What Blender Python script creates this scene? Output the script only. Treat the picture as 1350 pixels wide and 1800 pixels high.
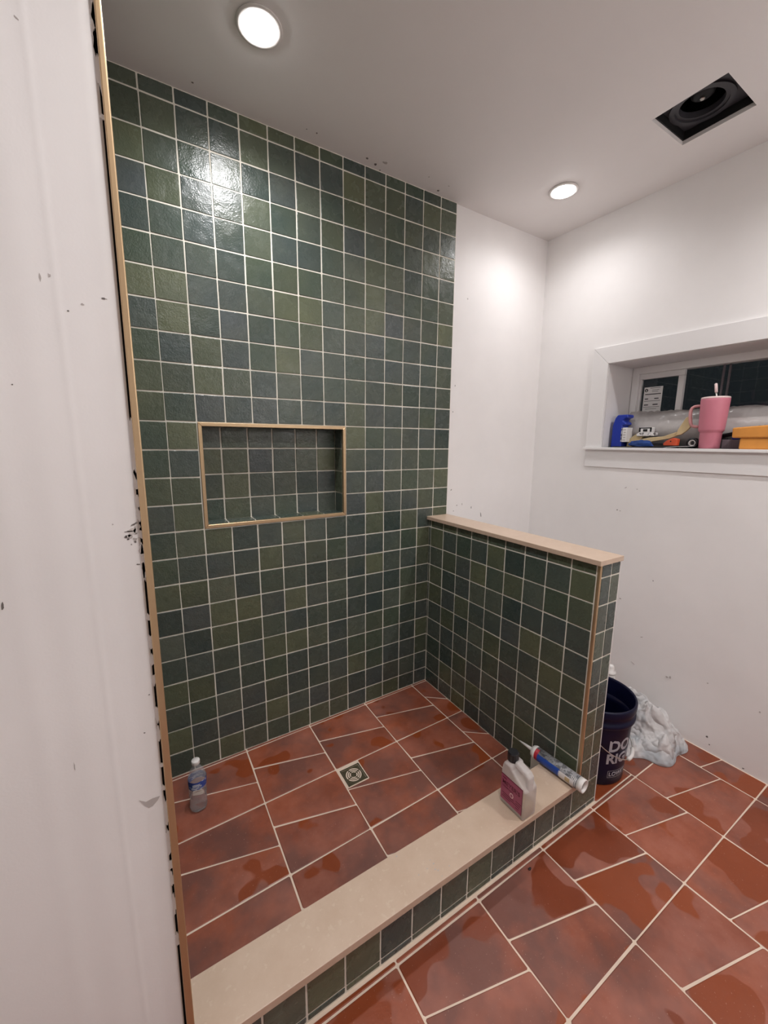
import bpy, bmesh, math, random
from mathutils import Vector, Matrix, noise
random.seed(7)
scene = bpy.context.scene
col = scene.collection
for o in list(bpy.data.objects): bpy.data.objects.remove(o)

# ------------------------------------------------------------------ camera
CAM = Vector((-1.21626, -1.66437, 1.41687)); FPX = 704.37
YAW, PITCH, ROLL = 0.5471, 0.1724, 0.0071
_f = Vector((math.sin(YAW)*math.cos(PITCH), math.cos(YAW)*math.cos(PITCH), -math.sin(PITCH)))
_r = Vector((math.cos(YAW), -math.sin(YAW), 0)); _u = _r.cross(_f)
RT = _r*math.cos(ROLL) + _u*math.sin(ROLL); UP = -_r*math.sin(ROLL) + _u*math.cos(ROLL); FW = _f
cd = bpy.data.cameras.new('camera'); cam = bpy.data.objects.new('camera', cd); col.objects.link(cam)
cam.matrix_world = Matrix(((RT.x, UP.x, -FW.x, CAM.x), (RT.y, UP.y, -FW.y, CAM.y), (RT.z, UP.z, -FW.z, CAM.z), (0, 0, 0, 1)))
cd.sensor_fit = 'VERTICAL'; cd.sensor_height = 36; cd.lens = 36*FPX/1800; cd.clip_start = 0.02
scene.camera = cam
def ray(u, v): return RT*((u-675)/FPX) - UP*((v-900)/FPX) + FW
def on(u, v, axis, val):            # the point seen at a pixel on the plane axis = val
    d = ray(u, v); return CAM + d*((val-CAM[axis])/d[axis])

# ------------------------------------------------------------------ world, exposure (night outside; the lamps are built below)
w = bpy.data.worlds.new('world'); scene.world = w; w.use_nodes = True
w.node_tree.nodes['Background'].inputs[0].default_value = (.02, .025, .03, 1)
w.node_tree.nodes['Background'].inputs[1].default_value = .15
vs = scene.view_settings; vs.view_transform = 'Standard'; vs.look = 'None'; vs.gamma = 1; vs.use_curve_mapping = False
vs.exposure = 1.36
LAMP_GLOW, LAMP_SHOWER, LAMP_ROOM, LAMP_FILL = 13.0, (16.5, 6.5), 20.0, 7.0   # diffuser glow, watts of each downlight, added fill globe glow
ZF = .032                                    # room floor
ZC = 2.555                                   # ceiling
def zsh(x, y): return .079 + .02*x + .012*y  # shower floor falls gently
P = .102; Z23 = .1601                        # wall tile pitch, height of the lowest full joint
XP = .078; XE = .2                           # tile face of the half wall, its outer face
YE = -.94                                    # front face of curb and half wall
XL = -1.2195                                 # tile face of the shower's side wall

# ------------------------------------------------------------------ materials
def mat(name, color=(.8, .8, .8), rough=.5, metal=0, **kw):
    m = bpy.data.materials.new(name); m.use_nodes = True
    b = m.node_tree.nodes['Principled BSDF']
    b.inputs['Base Color'].default_value = (*color, 1); b.inputs['Roughness'].default_value = rough; b.inputs['Metallic'].default_value = metal
    for k, v in kw.items(): b.inputs[k].default_value = v
    return m
class NT:
    def __init__(s, m): s.t = m.node_tree; s.b = s.t.nodes['Principled BSDF']
    def n(s, typ, **kw):
        x = s.t.nodes.new('ShaderNode'+typ)
        for k, v in kw.items():
            if k[0] == '_': x.inputs[k[1:].replace('_', ' ')].default_value = v
            else: setattr(x, k, v)
        return x
    def l(s, a, b): s.t.links.new(a, b)
    def ramp(s, fac, stops, interp='LINEAR'):
        r = s.n('ValToRGB'); r.color_ramp.interpolation = interp; e = r.color_ramp.elements
        while len(e) < len(stops): e.new(.5)
        for x, (p, c) in zip(e, stops): x.position = p; x.color = (*c, 1)
        s.l(fac, r.inputs[0]); return r.outputs[0]
    def coords(s, offset=True):
        tc = s.n('TexCoord'); 
        if not offset: return tc.outputs['Object']
        oi = s.n('ObjectInfo'); mu = s.n('VectorMath', operation='MULTIPLY'); cx = s.n('CombineXYZ')
        for k in range(3): s.l(oi.outputs['Random'], cx.inputs[k])
        s.l(cx.outputs[0], mu.inputs[0]); mu.inputs[1].default_value = (37, 91, 53)
        ad = s.n('VectorMath', operation='ADD'); s.l(tc.outputs['Object'], ad.inputs[0]); s.l(mu.outputs[0], ad.inputs[1])
        s.rnd = oi.outputs['Random']; return ad.outputs[0]
    def noise(s, vec, scale, detail=3, rough=.5):
        x = s.n('TexNoise'); x.inputs['Scale'].default_value = scale; x.inputs['Detail'].default_value = detail; x.inputs['Roughness'].default_value = rough
        s.l(vec, x.inputs['Vector']); return x.outputs[0]
    def mix(s, fac, a, b, blend='MIX'):
        x = s.n('Mix', data_type='RGBA', blend_type=blend)
        for sock, v in ((x.inputs[0], fac), (x.inputs[6], a), (x.inputs[7], b)):
            if isinstance(v, (int, float)): sock.default_value = v
            elif isinstance(v, tuple): sock.default_value = (*v, 1)
            else: s.l(v, sock)
        return x.outputs[2]
    def maprange(s, v, a, b, c, d):
        x = s.n('MapRange'); s.l(v, x.inputs[0])
        for k, q in enumerate((a, b, c, d)): x.inputs[k+1].default_value = q
        return x.outputs[0]
    def bump(s, h, strength, dist):
        x = s.n('Bump'); x.inputs['Strength'].default_value = strength; x.inputs['Distance'].default_value = dist
        s.l(h, x.inputs['Height']); s.l(x.outputs[0], s.b.inputs['Normal'])
    def color(s, c): s.l(c, s.b.inputs['Base Color'])
    def rough(s, c): s.l(c, s.b.inputs['Roughness'])

def make_glaze():
    m = mat('green_glaze', rough=.2); n = NT(m); v = n.coords()
    base = n.ramp(n.rnd, [(0, (0.037, 0.058, 0.054)), (.1, (0.064, 0.085, 0.079)), (.22, (0.062, 0.088, 0.061)), (.34, (0.091, 0.111, 0.097)), (.46, (0.101, 0.119, 0.072)),
                          (.56, (0.058, 0.080, 0.082)), (.66, (0.123, 0.140, 0.082)), (.76, (0.077, 0.095, 0.061)), (.88, (0.072, 0.088, 0.090)), (1, (0.045, 0.069, 0.055))])
    c = n.mix(n.maprange(n.noise(v, 7, 1), .25, .75, 0, .55), base, n.mix(.5, base, (0.128, 0.138, 0.078)))
    c = n.mix(n.maprange(n.noise(v, 6, 1), .4, .85, 0, .7), c, n.mix(.5, base, (0.032, 0.051, 0.051)))
    c = n.mix(n.maprange(n.noise(v, 200, 2), .70, .78, 0, .2), c, (0.254, 0.263, 0.214))
    n.color(c)
    n.rough(n.maprange(n.noise(v, 22, 2), .3, .7, .18, .34))
    h = n.n('Math', operation='MULTIPLY_ADD'); n.l(n.noise(v, 30, 2), h.inputs[0]); h.inputs[1].default_value = 2.2; n.l(n.noise(v, 190, 2, .6), h.inputs[2])
    n.bump(h.outputs[0], .6, .0013)
    return m
def make_terracotta(name, wet):
    m = mat(name, rough=.45); n = NT(m); v = n.coords()
    base = n.ramp(n.rnd, [(0, (0.276, 0.070, 0.033)), (.2, (0.331, 0.084, 0.035)), (.4, (0.212, 0.062, 0.039)), (.6, (0.350, 0.094, 0.045)), (.8, (0.175, 0.060, 0.042)), (1, (0.304, 0.080, 0.041))])
    mott = n.ramp(n.noise(v, 7, 5, .62), [(.34, (0.120, 0.032, 0.017)), (.5, (0.294, 0.074, 0.034)), (.66, (0.405, 0.132, 0.078))])
    c = n.mix(.5, base, mott)
    c = n.mix(n.maprange(n.noise(v, 4.2, 4, .6), .42, .64, 0, .52), c, (0.368, 0.148, 0.109))
    c = n.mix(n.maprange(n.noise(v, 3.6, 4, .6), .46, .62, 0, .72), c, (0.138, 0.060, 0.048))
    st = n.maprange(n.noise(v, 5.0, 2.2, .5), wet, wet+.014, 0, 1)
    c = n.mix(n.maprange(st, 0, 1, 0, .8), c, n.ramp(n.rnd, [(0, (0.221, 0.038, 0.005)), (.5, (0.276, 0.053, 0.008)), (1, (0.184, 0.032, 0.006))]))
    n.rough(n.maprange(st, 0, 1, .48, .30))
    c = n.mix(n.maprange(n.noise(v, 210, 1), .72, .78, 0, .35), c, (0.552, 0.336, 0.257))
    n.color(c); n.bump(n.noise(v, 24, 4, .6), .3, .0025)
    return m
def make_paint(name, c, k=.05, bump=.0004):
    m = mat(name, c, .62); n = NT(m); v = n.coords(False)
    a = tuple(x*(1-k) for x in c); b = tuple(min(1, x*(1+k*.5)) for x in c)
    n.color(n.ramp(n.noise(v, 2.2, 5, .6), [(.3, a), (.7, b)])); n.bump(n.noise(v, 260, 2), .25, bump)
    return m
def make_stone():
    m = mat('cream_quartz', rough=.38); n = NT(m); v = n.coords(False)
    c = n.ramp(n.noise(v, 12, 5, .7), [(.3, (.55, .405, .30)), (.7, (.61, .465, .355))])
    c = n.mix(n.maprange(n.noise(v, 70, 3), .62, .68, 0, .45), c, (.66, .54, .42))
    n.color(c); return m
def make_grout(name, c):
    m = mat(name, c, .85); n = NT(m); v = n.coords(False)
    n.color(n.ramp(n.noise(v, 9, 4), [(.3, tuple(x*.86 for x in c)), (.7, c)])); n.bump(n.noise(v, 300, 2), .3, .0006); return m
def make_fabric(name, c, k=.25):
    m = mat(name, c, .9); n = NT(m); v = n.coords(False)
    n.color(n.ramp(n.noise(v, 9, 4, .6), [(.3, tuple(x*(1-k) for x in c)), (.65, c)])); n.bump(n.noise(v, 400, 2), .3, .0008); return m
def make_cloth():
    m = mat('white_cloth', rough=.9); n = NT(m); v = n.coords(False)
    c = n.ramp(n.noise(v, 7, 3), [(.35, (.44, .46, .48)), (.5, (.60, .585, .58)), (.7, (.66, .64, .63))])  # grey-blue tones: stains, and fold shadows put into the colour
    n.color(c)
    a = n.n('Math', operation='SUBTRACT'); n.l(n.noise(v, 15, 2, .4), a.inputs[0]); a.inputs[1].default_value = .5
    b = n.n('Math', operation='ABSOLUTE'); n.l(a.outputs[0], b.inputs[0])
    n.bump(b.outputs[0], .9, .06); return m
def make_thin(name, c, transp, rough=.3, transl=.4):
    m = mat(name, c, rough); n = NT(m); out = n.t.nodes['Material Output']
    tl = n.n('BsdfTranslucent'); tl.inputs[0].default_value = (*c, 1); tr = n.n('BsdfTransparent')
    a = n.n('MixShader'); a.inputs[0].default_value = transl; n.l(n.b.outputs[0], a.inputs[1]); n.l(tl.outputs[0], a.inputs[2])
    b = n.n('MixShader'); b.inputs[0].default_value = transp; n.l(a.outputs[0], b.inputs[1]); n.l(tr.outputs[0], b.inputs[2])
    n.l(b.outputs[0], out.inputs[0]); return m
def make_emit(name, c, s):
    m = bpy.data.materials.new(name); m.use_nodes = True; t = m.node_tree; t.nodes.remove(t.nodes['Principled BSDF'])
    e = t.nodes.new('ShaderNodeEmission'); e.inputs[0].default_value = (*c, 1); e.inputs[1].default_value = s
    t.links.new(e.outputs[0], t.nodes['Material Output'].inputs[0]); return m
def make_print(name, paper, ink, sc=(60, 140)):
    m = mat(name, paper, .5); n = NT(m); tc = n.n('TexCoord'); mp = n.n('Mapping'); mp.inputs['Scale'].default_value = (sc[0], sc[0], sc[1])
    n.l(tc.outputs['Object'], mp.inputs[0]); n.color(n.mix(n.maprange(n.noise(mp.outputs[0], 1, 2, .7), .5, .56, 0, .85), paper, ink)); return m

M = dict(
    glaze=make_glaze(), terra=make_terracotta('terracotta', .555), terra_sh=make_terracotta('terracotta_shower', .605),
    paint=make_paint('white_paint', (.86, .835, .82)), ceil=make_paint('ceiling_paint', (.84, .81, .795), .03), mud=make_paint('joint_compound', (.74, .715, .69), .08),
    casing=make_paint('casing_paint', (.80, .78, .77), .02, .0002),
    grout=make_grout('cream_grout', (.84, .80, .70)), fgrout=make_grout('floor_grout', (.80, .64, .51)), stone=make_stone(),
    bronze=mat('champagne_metal', (.58, .42, .25), .4, .8), scuff=mat('scuff_grey', (.17, .15, .14), .8), mudgrey=mat('scuff_faint', (.62, .58, .55), .8), scuff2=mat('scuff_light', (.48, .44, .42), .8),
    dark=mat('dark_gap', (.015, .014, .014), .8), black=mat('black_plastic', (.012, .012, .014), .35), fan=mat('fan_plastic', (.045, .043, .050), .45),
    fandark=mat('fan_dark', (.006, .006, .007), .6), steel=mat('steel', (.62, .60, .56), .3, 1), brass=mat('brushed_nickel', (.24, .21, .14), .36, 1),
    navy=mat('navy_plastic', (.003, .004, .024), .36, 0, **{'Specular IOR Level': .25}), navytext=mat('white_print', (.42, .42, .46), .5), white=mat('white_plastic', (.78, .75, .72), .4),
    cloth=make_cloth(), bluerag=make_fabric('blue_rag', (.02, .07, .28), .6), kraft=make_fabric('kraft_paper', (.62, .48, .27), .2),
    pink=mat('pink_enamel', (.60, .20, .26), .5), pinkh=mat('pink_handle', (.62, .30, .30), .45), pale=mat('pale_pink', (.80, .62, .60), .4),
    sponge=make_fabric('orange_sponge', (.72, .30, .06), .2), blue=mat('blue_plastic', (.012, .035, .34), .35), bluelab=mat('blue_label', (.02, .07, .35), .4),
    red=mat('red_label', (.50, .03, .05), .4), orange=mat('orange_red_plastic', (.62, .09, .035), .4), greybox=mat('grey_box', (.20, .16, .18), .7),
    jug=make_thin('milky_plastic', (.80, .76, .74), .42, .35, .3), liquid=mat('amber_liquid', (.50, .36, .17), .2), plum=mat('plum_label', (.36, .075, .15), .45),
    plumd=mat('plum_dark', (.13, .012, .035), .5), silver=make_print('silver_print', (.27, .27, .28), (.06, .06, .07)), paper=mat('paper', (.74, .72, .71), .6),
    film=make_thin('clear_film', (.66, .62, .60), .42, .16, .4), pack=make_print('pack_print', (.72, .70, .69), (.02, .02, .02), (50, 60)),
    bottlelab=make_print('bottle_label', (.03, .07, .32), (.6, .63, .7), (40, 90)),
    lamp=make_emit('lamp_diffuser', (1, .97, .96), LAMP_GLOW), fill_lamp=make_emit('fill_globe', (1, .985, .99), LAMP_FILL), lamp2=make_emit('lamp_diffuser_room', (1, .95, .92), LAMP_GLOW),
    glass=mat('window_glass', (1, 1, 1), .02, 0, IOR=1.28), pet=mat('clear_bottle', (1, 1, 1), .06, 0, IOR=1.12),
)
for k in ('glass', 'pet'): M[k].node_tree.nodes['Principled BSDF'].inputs['Transmission Weight'].default_value = 1.0

# ------------------------------------------------------------------ helpers
def link(name, me, m=None, parent=None, smooth=False):
    o = bpy.data.objects.new(name, me); col.objects.link(o)
    if m is not None:
        for x in (m if isinstance(m, (list, tuple)) else [m]): me.materials.append(x)
    if parent is not None: o.parent = parent
    if smooth: me.polygons.foreach_set('use_smooth', [True]*len(me.polygons))
    return o
def pyobj(name, v, f, m, parent=None, smooth=False, mi=None):
    me = bpy.data.meshes.new(name); me.from_pydata([tuple(x) for x in v], [], f)
    o = link(name, me, m, parent, smooth)
    if mi: me.polygons.foreach_set('material_index', mi)
    me.update(); return o
def struct(o): o['kind'] = 'structure'; return o
def thing(name, label, cat, loc=(0, 0, 0), rz=0, group=None):
    o = bpy.data.objects.new(name, None); col.objects.link(o); o.location = loc; o.rotation_euler = (0, 0, rz)
    return tag(o, label, cat, group)
def tag(o, label, cat, group=None):
    o['label'] = label; o['category'] = cat
    if group: o['group'] = group
    return o
class B:                                    # collects shapes for one mesh
    def __init__(s): s.v = []; s.f = []
    def add(s, v, f):
        k = len(s.v); s.v += [Vector(x) for x in v]; s.f += [tuple(i+k for i in q) for q in f]; return s
    def box(s, a, b):
        (x0, y0, z0), (x1, y1, z1) = a, b
        return s.add([(x0,y0,z0),(x1,y0,z0),(x1,y1,z0),(x0,y1,z0),(x0,y0,z1),(x1,y0,z1),(x1,y1,z1),(x0,y1,z1)],
                     [(3,2,1,0),(4,5,6,7),(0,1,5,4),(1,2,6,5),(2,3,7,6),(3,0,4,7)])
    def lathe(s, prof, n=32, close=False, c=(0, 0, 0)):   # prof: (r, z)
        v = []; f = []
        for r, z in prof: v += [(c[0]+r*math.cos(2*math.pi*k/n), c[1]+r*math.sin(2*math.pi*k/n), c[2]+z) for k in range(n)]
        m = len(prof)
        for i in range(m-1 if not close else m):
            j = (i+1) % m
            for k in range(n): q = (k+1) % n; f.append((i*n+k, i*n+q, j*n+q, j*n+k))
        if not close:
            if prof[0][0] > 1e-6: f.append(tuple(reversed(range(n))))
            if prof[-1][0] > 1e-6: f.append(tuple((m-1)*n+k for k in range(n)))
        return s.add(v, f)
    def tube(s, pts, r, n=8):
        pts = [Vector(p) for p in pts]; v = []; f = []; m = len(pts)
        rr = r if isinstance(r, (list, tuple)) else [r]*m
        nx = None
        for i, p in enumerate(pts):
            t = (pts[min(i+1, m-1)]-pts[max(i-1, 0)]).normalized()
            if nx is None: nx = t.orthogonal().normalized()
            nx = (nx - t*nx.dot(t)).normalized(); by = t.cross(nx)
            v += [p+(nx*math.cos(2*math.pi*k/n)+by*math.sin(2*math.pi*k/n))*rr[i] for k in range(n)]
        for i in range(m-1):
            for k in range(n): q = (k+1) % n; f.append((i*n+k, i*n+q, (i+1)*n+q, (i+1)*n+k))
        f += [tuple(reversed(range(n))), tuple((m-1)*n+k for k in range(n))]
        return s.add(v, f)
    def prism(s, poly, z0, z1, fr=None):   # poly in (u, v), extruded along w; fr = (origin, u, v, w)
        n = len(poly); o, u, v, w_ = fr or (Vector((0,0,0)), Vector((1,0,0)), Vector((0,1,0)), Vector((0,0,1)))
        o, u, v, w_ = map(Vector, (o, u, v, w_))
        vv = [o+u*a+v*b+w_*z0 for a, b in poly] + [o+u*a+v*b+w_*z1 for a, b in poly]
        return s.add(vv, [tuple(reversed(range(n))), tuple(range(n, 2*n))] + [(k, (k+1) % n, n+(k+1) % n, n+k) for k in range(n)])
    def obj(s, name, m, parent=None, smooth=False, bevel=0, seg=2, angle=.6):
        me = bpy.data.meshes.new(name)
        bm = bmesh.new(); vs_ = [bm.verts.new(x) for x in s.v]
        for q in s.f:
            try: bm.faces.new([vs_[i] for i in q])
            except ValueError: pass
        if bevel:
            bmesh.ops.recalc_face_normals(bm, faces=bm.faces[:])
            ed = [e for e in bm.edges if len(e.link_faces) == 2 and e.calc_face_angle(0) > angle]
            bmesh.ops.bevel(bm, geom=ed, offset=bevel, segments=seg, affect='EDGES', profile=.5)
        bmesh.ops.recalc_face_normals(bm, faces=bm.faces[:])
        bm.to_mesh(me); bm.free()
        return link(name, me, m, parent, smooth)
def box(name, a, b, m, parent=None, bevel=0): return B().box(a, b).obj(name, m, parent, bevel=bevel)
def sub(o, n=1):
    md = o.modifiers.new('smooth', 'SUBSURF'); md.levels = md.render_levels = n; return o

# --- tiles: a polygon with a rounded-over edge, local plane u, v, normal +w, face at w = 0
def tile_mesh(poly, name='tile', th=.005, bev=.0014, clip=.0016, jit=0.0):
    n = len(poly); pts = []
    c = Vector((sum(p[0] for p in poly)/n, sum(p[1] for p in poly)/n))
    pl = [Vector(p) for p in poly]
    if jit: pl = [p + Vector((random.uniform(-jit, jit), random.uniform(-jit, jit))) for p in pl]
    for i in range(n):
        p, a, b = pl[i], pl[i-1], pl[(i+1) % n]
        da, db = a-p, b-p
        k1, k2 = min(clip, da.length*.25), min(clip, db.length*.25)
        pts += [p+da.normalized()*k1, p+db.normalized()*k2]
    m = len(pts); ins = []
    for i in range(m):
        p = pts[i]; a, b = pts[i-1], pts[(i+1) % m]
        t = (b-a).normalized(); nrm = Vector((-t.y, t.x)); bb = min(bev, (c-p).length*.3)
        ins.append(p+nrm*bb)
    v = [(p.x, p.y, 0) for p in ins] + [(p.x, p.y, -bev*.6) for p in pts] + [(p.x, p.y, -th) for p in pts]
    f = [tuple(range(m))] + [(m+k, m+(k+1) % m, (k+1) % m, k) for k in range(m)] + [(2*m+k, 2*m+(k+1) % m, m+(k+1) % m, m+k) for k in range(m)]
    me = bpy.data.meshes.new(name); me.from_pydata(v, [], f); me.update(); return me
FULL = []
G = .0026                                   # half a joint
for k in range(8):
    h = P/2-G
    me = tile_mesh([(-h, -h), (h, -h), (h, h), (-h, h)], jit=.0008); me.materials.append(M['glaze']); FULL.append(me)
FR = {'-y': ((1,0,0), (0,0,1), (0,-1,0)), '-x': ((0,-1,0), (0,0,1), (-1,0,0)), '+x': ((0,1,0), (0,0,1), (1,0,0)), '+z': ((1,0,0), (0,1,0), (0,0,1)), '-z': ((1,0,0), (0,-1,0), (0,0,-1)), '+y': ((-1,0,0), (0,0,1), (0,1,0))}
def frame(d, o):
    u, v, w_ = FR[d]; return Matrix(((u[0], v[0], w_[0], o[0]), (u[1], v[1], w_[1], o[1]), (u[2], v[2], w_[2], o[2]), (0, 0, 0, 1)))
def put_tile(parent, d, origin, u0, u1, v0, v1, tilt=.006, g=G, me=None):
    # a wall tile filling the cell u0..u1, v0..v1 of the plane `d` through `origin`
    cu, cv = (u0+u1)/2, (v0+v1)/2; full = abs(u1-u0-P) < .004 and abs(v1-v0-P) < .004
    if me is None:
        if full: me = random.choice(FULL)
        else:
            a, b = (u1-u0)/2-g, (v1-v0)/2-g
            me = tile_mesh([(-a, -b), (a, -b), (a, b), (-a, b)], jit=.0004); me.materials.append(M['glaze'])
    o = bpy.data.objects.new('tile', me); col.objects.link(o); o.parent = parent
    t = tilt if full else tilt*.4
    spin = random.choice((0, 1, 2, 3))*math.pi/2 if full else 0
    o.matrix_local = frame(d, origin) @ Matrix.Translation((cu, cv, random.uniform(-.0004, .0004))) @ Matrix.Rotation(random.uniform(-t, t), 4, 'X') @ Matrix.Rotation(random.uniform(-t, t), 4, 'Y') @ Matrix.Rotation(spin+random.uniform(-.004, .004), 4, 'Z')
    return o

# ------------------------------------------------------------------ shell of the room
XR = lambda y, z: (.900 if z < .1 else .896) + (.0 if z < .1 else (.026 if z < 2.2 else .042))*(-y) + (.0 if z < 2.2 else -.006)
def xr(y, z):                               # right-hand wall, a little out of square and out of plumb
    a = .900; b = .889 - .042*y; return a + (b-a)*(z-ZF)/(ZC-ZF)
YB = -2.55; XW = -1.95
# floor slab (grout bed); tiles are its children
floor = struct(pyobj('floor', [(XW, YB, ZF-.0015), (1.0, YB, ZF-.0015), (1.0, .05, ZF-.0015), (XW, .05, ZF-.0015)], [(0, 1, 2, 3)], M['fgrout']))
# ceiling with the hole for the extractor
hx0, hx1, hy0, hy1 = .449, .680, -.968, -.747
cx = [XW, hx0, hx1, 1.1]; cy = [YB, hy0, hy1, .2]
v = [(x, y, ZC) for y in cy for x in cx]
f = [(j*4+i, (j+1)*4+i, (j+1)*4+i+1, j*4+i+1) for j in range(3) for i in range(3) if (i, j) != (1, 1)]
for (a, b) in (((hx0, hy0), (hx1, hy0)), ((hx1, hy0), (hx1, hy1)), ((hx1, hy1), (hx0, hy1)), ((hx0, hy1), (hx0, hy0))):
    k = len(v); v += [(*a, ZC), (*b, ZC), (*b, ZC+.014), (*a, ZC+.014)]; f.append((k, k+1, k+2, k+3))
ceiling = struct(pyobj('ceiling', v, f, M['ceil']))
# back wall: grout bed with the niche hole, and painted board past the tile
NX0, NX1, NZ0, NZ1, ND = -1.008, -.420, 1.092, 1.474, .094
gy = .0018; xs = [XL-.004, NX0, NX1, XE-.001]; zs = [0, NZ0, NZ1, ZC]
v = [(x, gy, z) for z in zs for x in xs]
f = [(j*4+i, j*4+i+1, (j+1)*4+i+1, (j+1)*4+i) for j in range(3) for i in range(3) if (i, j) != (1, 1)]; mi = [0]*len(f)
k = len(v); v += [(NX0, gy, NZ0), (NX1, gy, NZ0), (NX1, gy, NZ1), (NX0, gy, NZ1), (NX0, ND, NZ0), (NX1, ND, NZ0), (NX1, ND, NZ1), (NX0, ND, NZ1)]
f += [(k+4, k+5, k+6, k+7), (k, k+1, k+5, k+4), (k+1, k+2, k+6, k+5), (k+2, k+3, k+7, k+6), (k+3, k, k+4, k+7)]; mi += [0]*5
k = len(v); dy = .009
v += [(XE-.001, gy, 0), (XE-.001, dy, 0), (1.05, dy, 0), (XE-.001, gy, ZC), (XE-.001, dy, ZC), (1.05, dy, ZC)]
f += [(k, k+1, k+4, k+3), (k+1, k+2, k+5, k+4)]; mi += [1, 1]
wall_back = struct(pyobj('wall_back', v, f, [M['grout'], M['paint']], mi=mi))
# right wall with the window opening
WY0, WY1, WZ0, WZ1 = -.415, -1.33, 1.3985, 1.822; WD = 1.155
ys = [.02, WY0, WY1, YB]; zs = [0, WZ0, WZ1, ZC]
v = [(xr(y, z), y, z) for z in zs for y in ys]
f = [(j*4+i, j*4+i+1, (j+1)*4+i+1, (j+1)*4+i) for j in range(3) for i in range(3) if (i, j) != (1, 1)]
wall_right = struct(pyobj('wall_right', v, f, M['paint']))
# side wall of the shower, ending in the white face close to the camera; the face carries soft bands of joint compound
def band(x):
    g = lambda c, s_, a: a*math.exp(-((x-c)/s_)**2)
    return g(-1.326, .016, .0010)+g(-1.291, .004, .0006)+g(-1.375, .014, .0012)
def edge_x(z): return -1.2338+.0076*z        # ragged, slightly leaning end of the board
xs = [XW, -1.6, -1.5, -1.45] + [-1.42+.0025*k for k in range(74)]
v = []; f = []
for x in xs: v += [(x, -.945-band(x), 0), (x, -.945-band(x), ZC)]
v += [(edge_x(0), -.945, 0), (edge_x(ZC), -.945, ZC)]
n = len(xs)+1
f += [(2*i, 2*i+2, 2*i+3, 2*i+1) for i in range(n-1)]; mi = [0]*(n-1)
k = len(v); v += [(edge_x(0), -.936, 0), (edge_x(ZC), -.936, ZC), (-1.2235, -.936, 0), (-1.2125, -.936, ZC), (-1.2235, .06, 0), (-1.2235, .06, ZC), (-1.2235, -.934, ZC)]
f += [(2*(n-1), k, k+1, 2*(n-1)+1), (k, k+2, k+3, k+1), (k+2, k+4, k+5, k+6)]; mi += [2, 2, 1]  # gap faces near-black: the shade inside the gap is put into their colour
wall_left = struct(pyobj('wall_left', v, f, [M['paint'], M['grout'], M['dark']], mi=mi, smooth=True))
struct(box('wall_side', (XW-.05, YB, 0), (XW, -.9, ZC), M['paint'])); struct(box('wall_front', (XW, YB-.05, 0), (1.1, YB, ZC), M['paint']))
# half wall
wall_half = B().box((XP+.0018, YE+.0018, 0), (XE, -.0, 1.0145)).obj('wall_half', [M['grout'], M['paint']]); struct(wall_half)
for p in wall_half.data.polygons:
    if p.normal.x > .9: p.material_index = 1
# shower floor bed
def shp(x, y, dz=0): return (x, y, zsh(x, y)+dz)
shower_floor = struct(pyobj('floor_shower', [shp(XL-.004, -.83, -.0015), shp(XP+.004, -.83, -.0015), shp(XP+.004, .004, -.0015), shp(XL-.004, .004, -.0015)], [(0, 1, 2, 3)], M['fgrout']))
# ------------------------------------------------------------------ lamps
def downlight(x, y, label, m, group, watts):
    t = thing('recessed_light', label, 'ceiling light', (x, y, ZC), 0, group)
    B().lathe([(.050, -.0005), (.062, -.0005), (.0635, -.003), (.062, -.0055), (.0515, -.0065), (.050, -.004)], 48, True).obj('trim_ring', M['white'], t, True)
    B().lathe([(.0, -.0165), (.018, -.0158), (.034, -.0130), (.045, -.0085), (.050, -.003)], 40).obj('diffuser', m, t, True)
    ld = bpy.data.lights.new('downlight_beam', 'SPOT'); ld.energy = watts; ld.spot_size = math.radians(166); ld.spot_blend = 1; ld.shadow_soft_size = .045; ld.color = (1, .985, .995)
    lo = bpy.data.objects.new('downlight_beam', ld); col.objects.link(lo); lo.parent = t; lo.location = (0, 0, -.021)
gl = 'round ceiling downlights'
downlight(-.829, -.343, 'bright round downlight in ceiling above the shower niche', M['lamp'], gl, LAMP_SHOWER[0])
downlight(.545, -.330, 'round downlight in ceiling near the white back corner', M['lamp'], gl, LAMP_SHOWER[1])
downlight(.545, -1.56, 'round downlight in ceiling in front of the window, past the frame', M['lamp2'], gl, LAMP_ROOM)
downlight(-.83, -1.60, 'round downlight in ceiling over the white wall end, past the frame', M['lamp2'], gl, LAMP_ROOM)

# unseen fill light added behind the photographer to lift ceiling and front faces
t = thing('added_fill_light', 'added three-globe fill light, unseen on the wall behind the viewpoint', 'added fill light', (.1, YB, 1.98))
box('back_plate', (-.30, .0005, -.05), (.30, .018, .05), M['bronze'], t, .003)
for k in (-1, 0, 1):
    B().tube([(.21*k, .015, 0), (.21*k, .075, 0), (.21*k, .085, -.02)], .008, 10).obj('arm', M['bronze'], t, True)
    B().lathe([(.0, -.155), (.03, -.15), (.055, -.125), (.065, -.085), (.055, -.045), (.03, -.022), (.0, -.018)], 24, c=(.21*k, .085, 0)).obj('globe', M['fill_lamp'], t, True)
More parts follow.
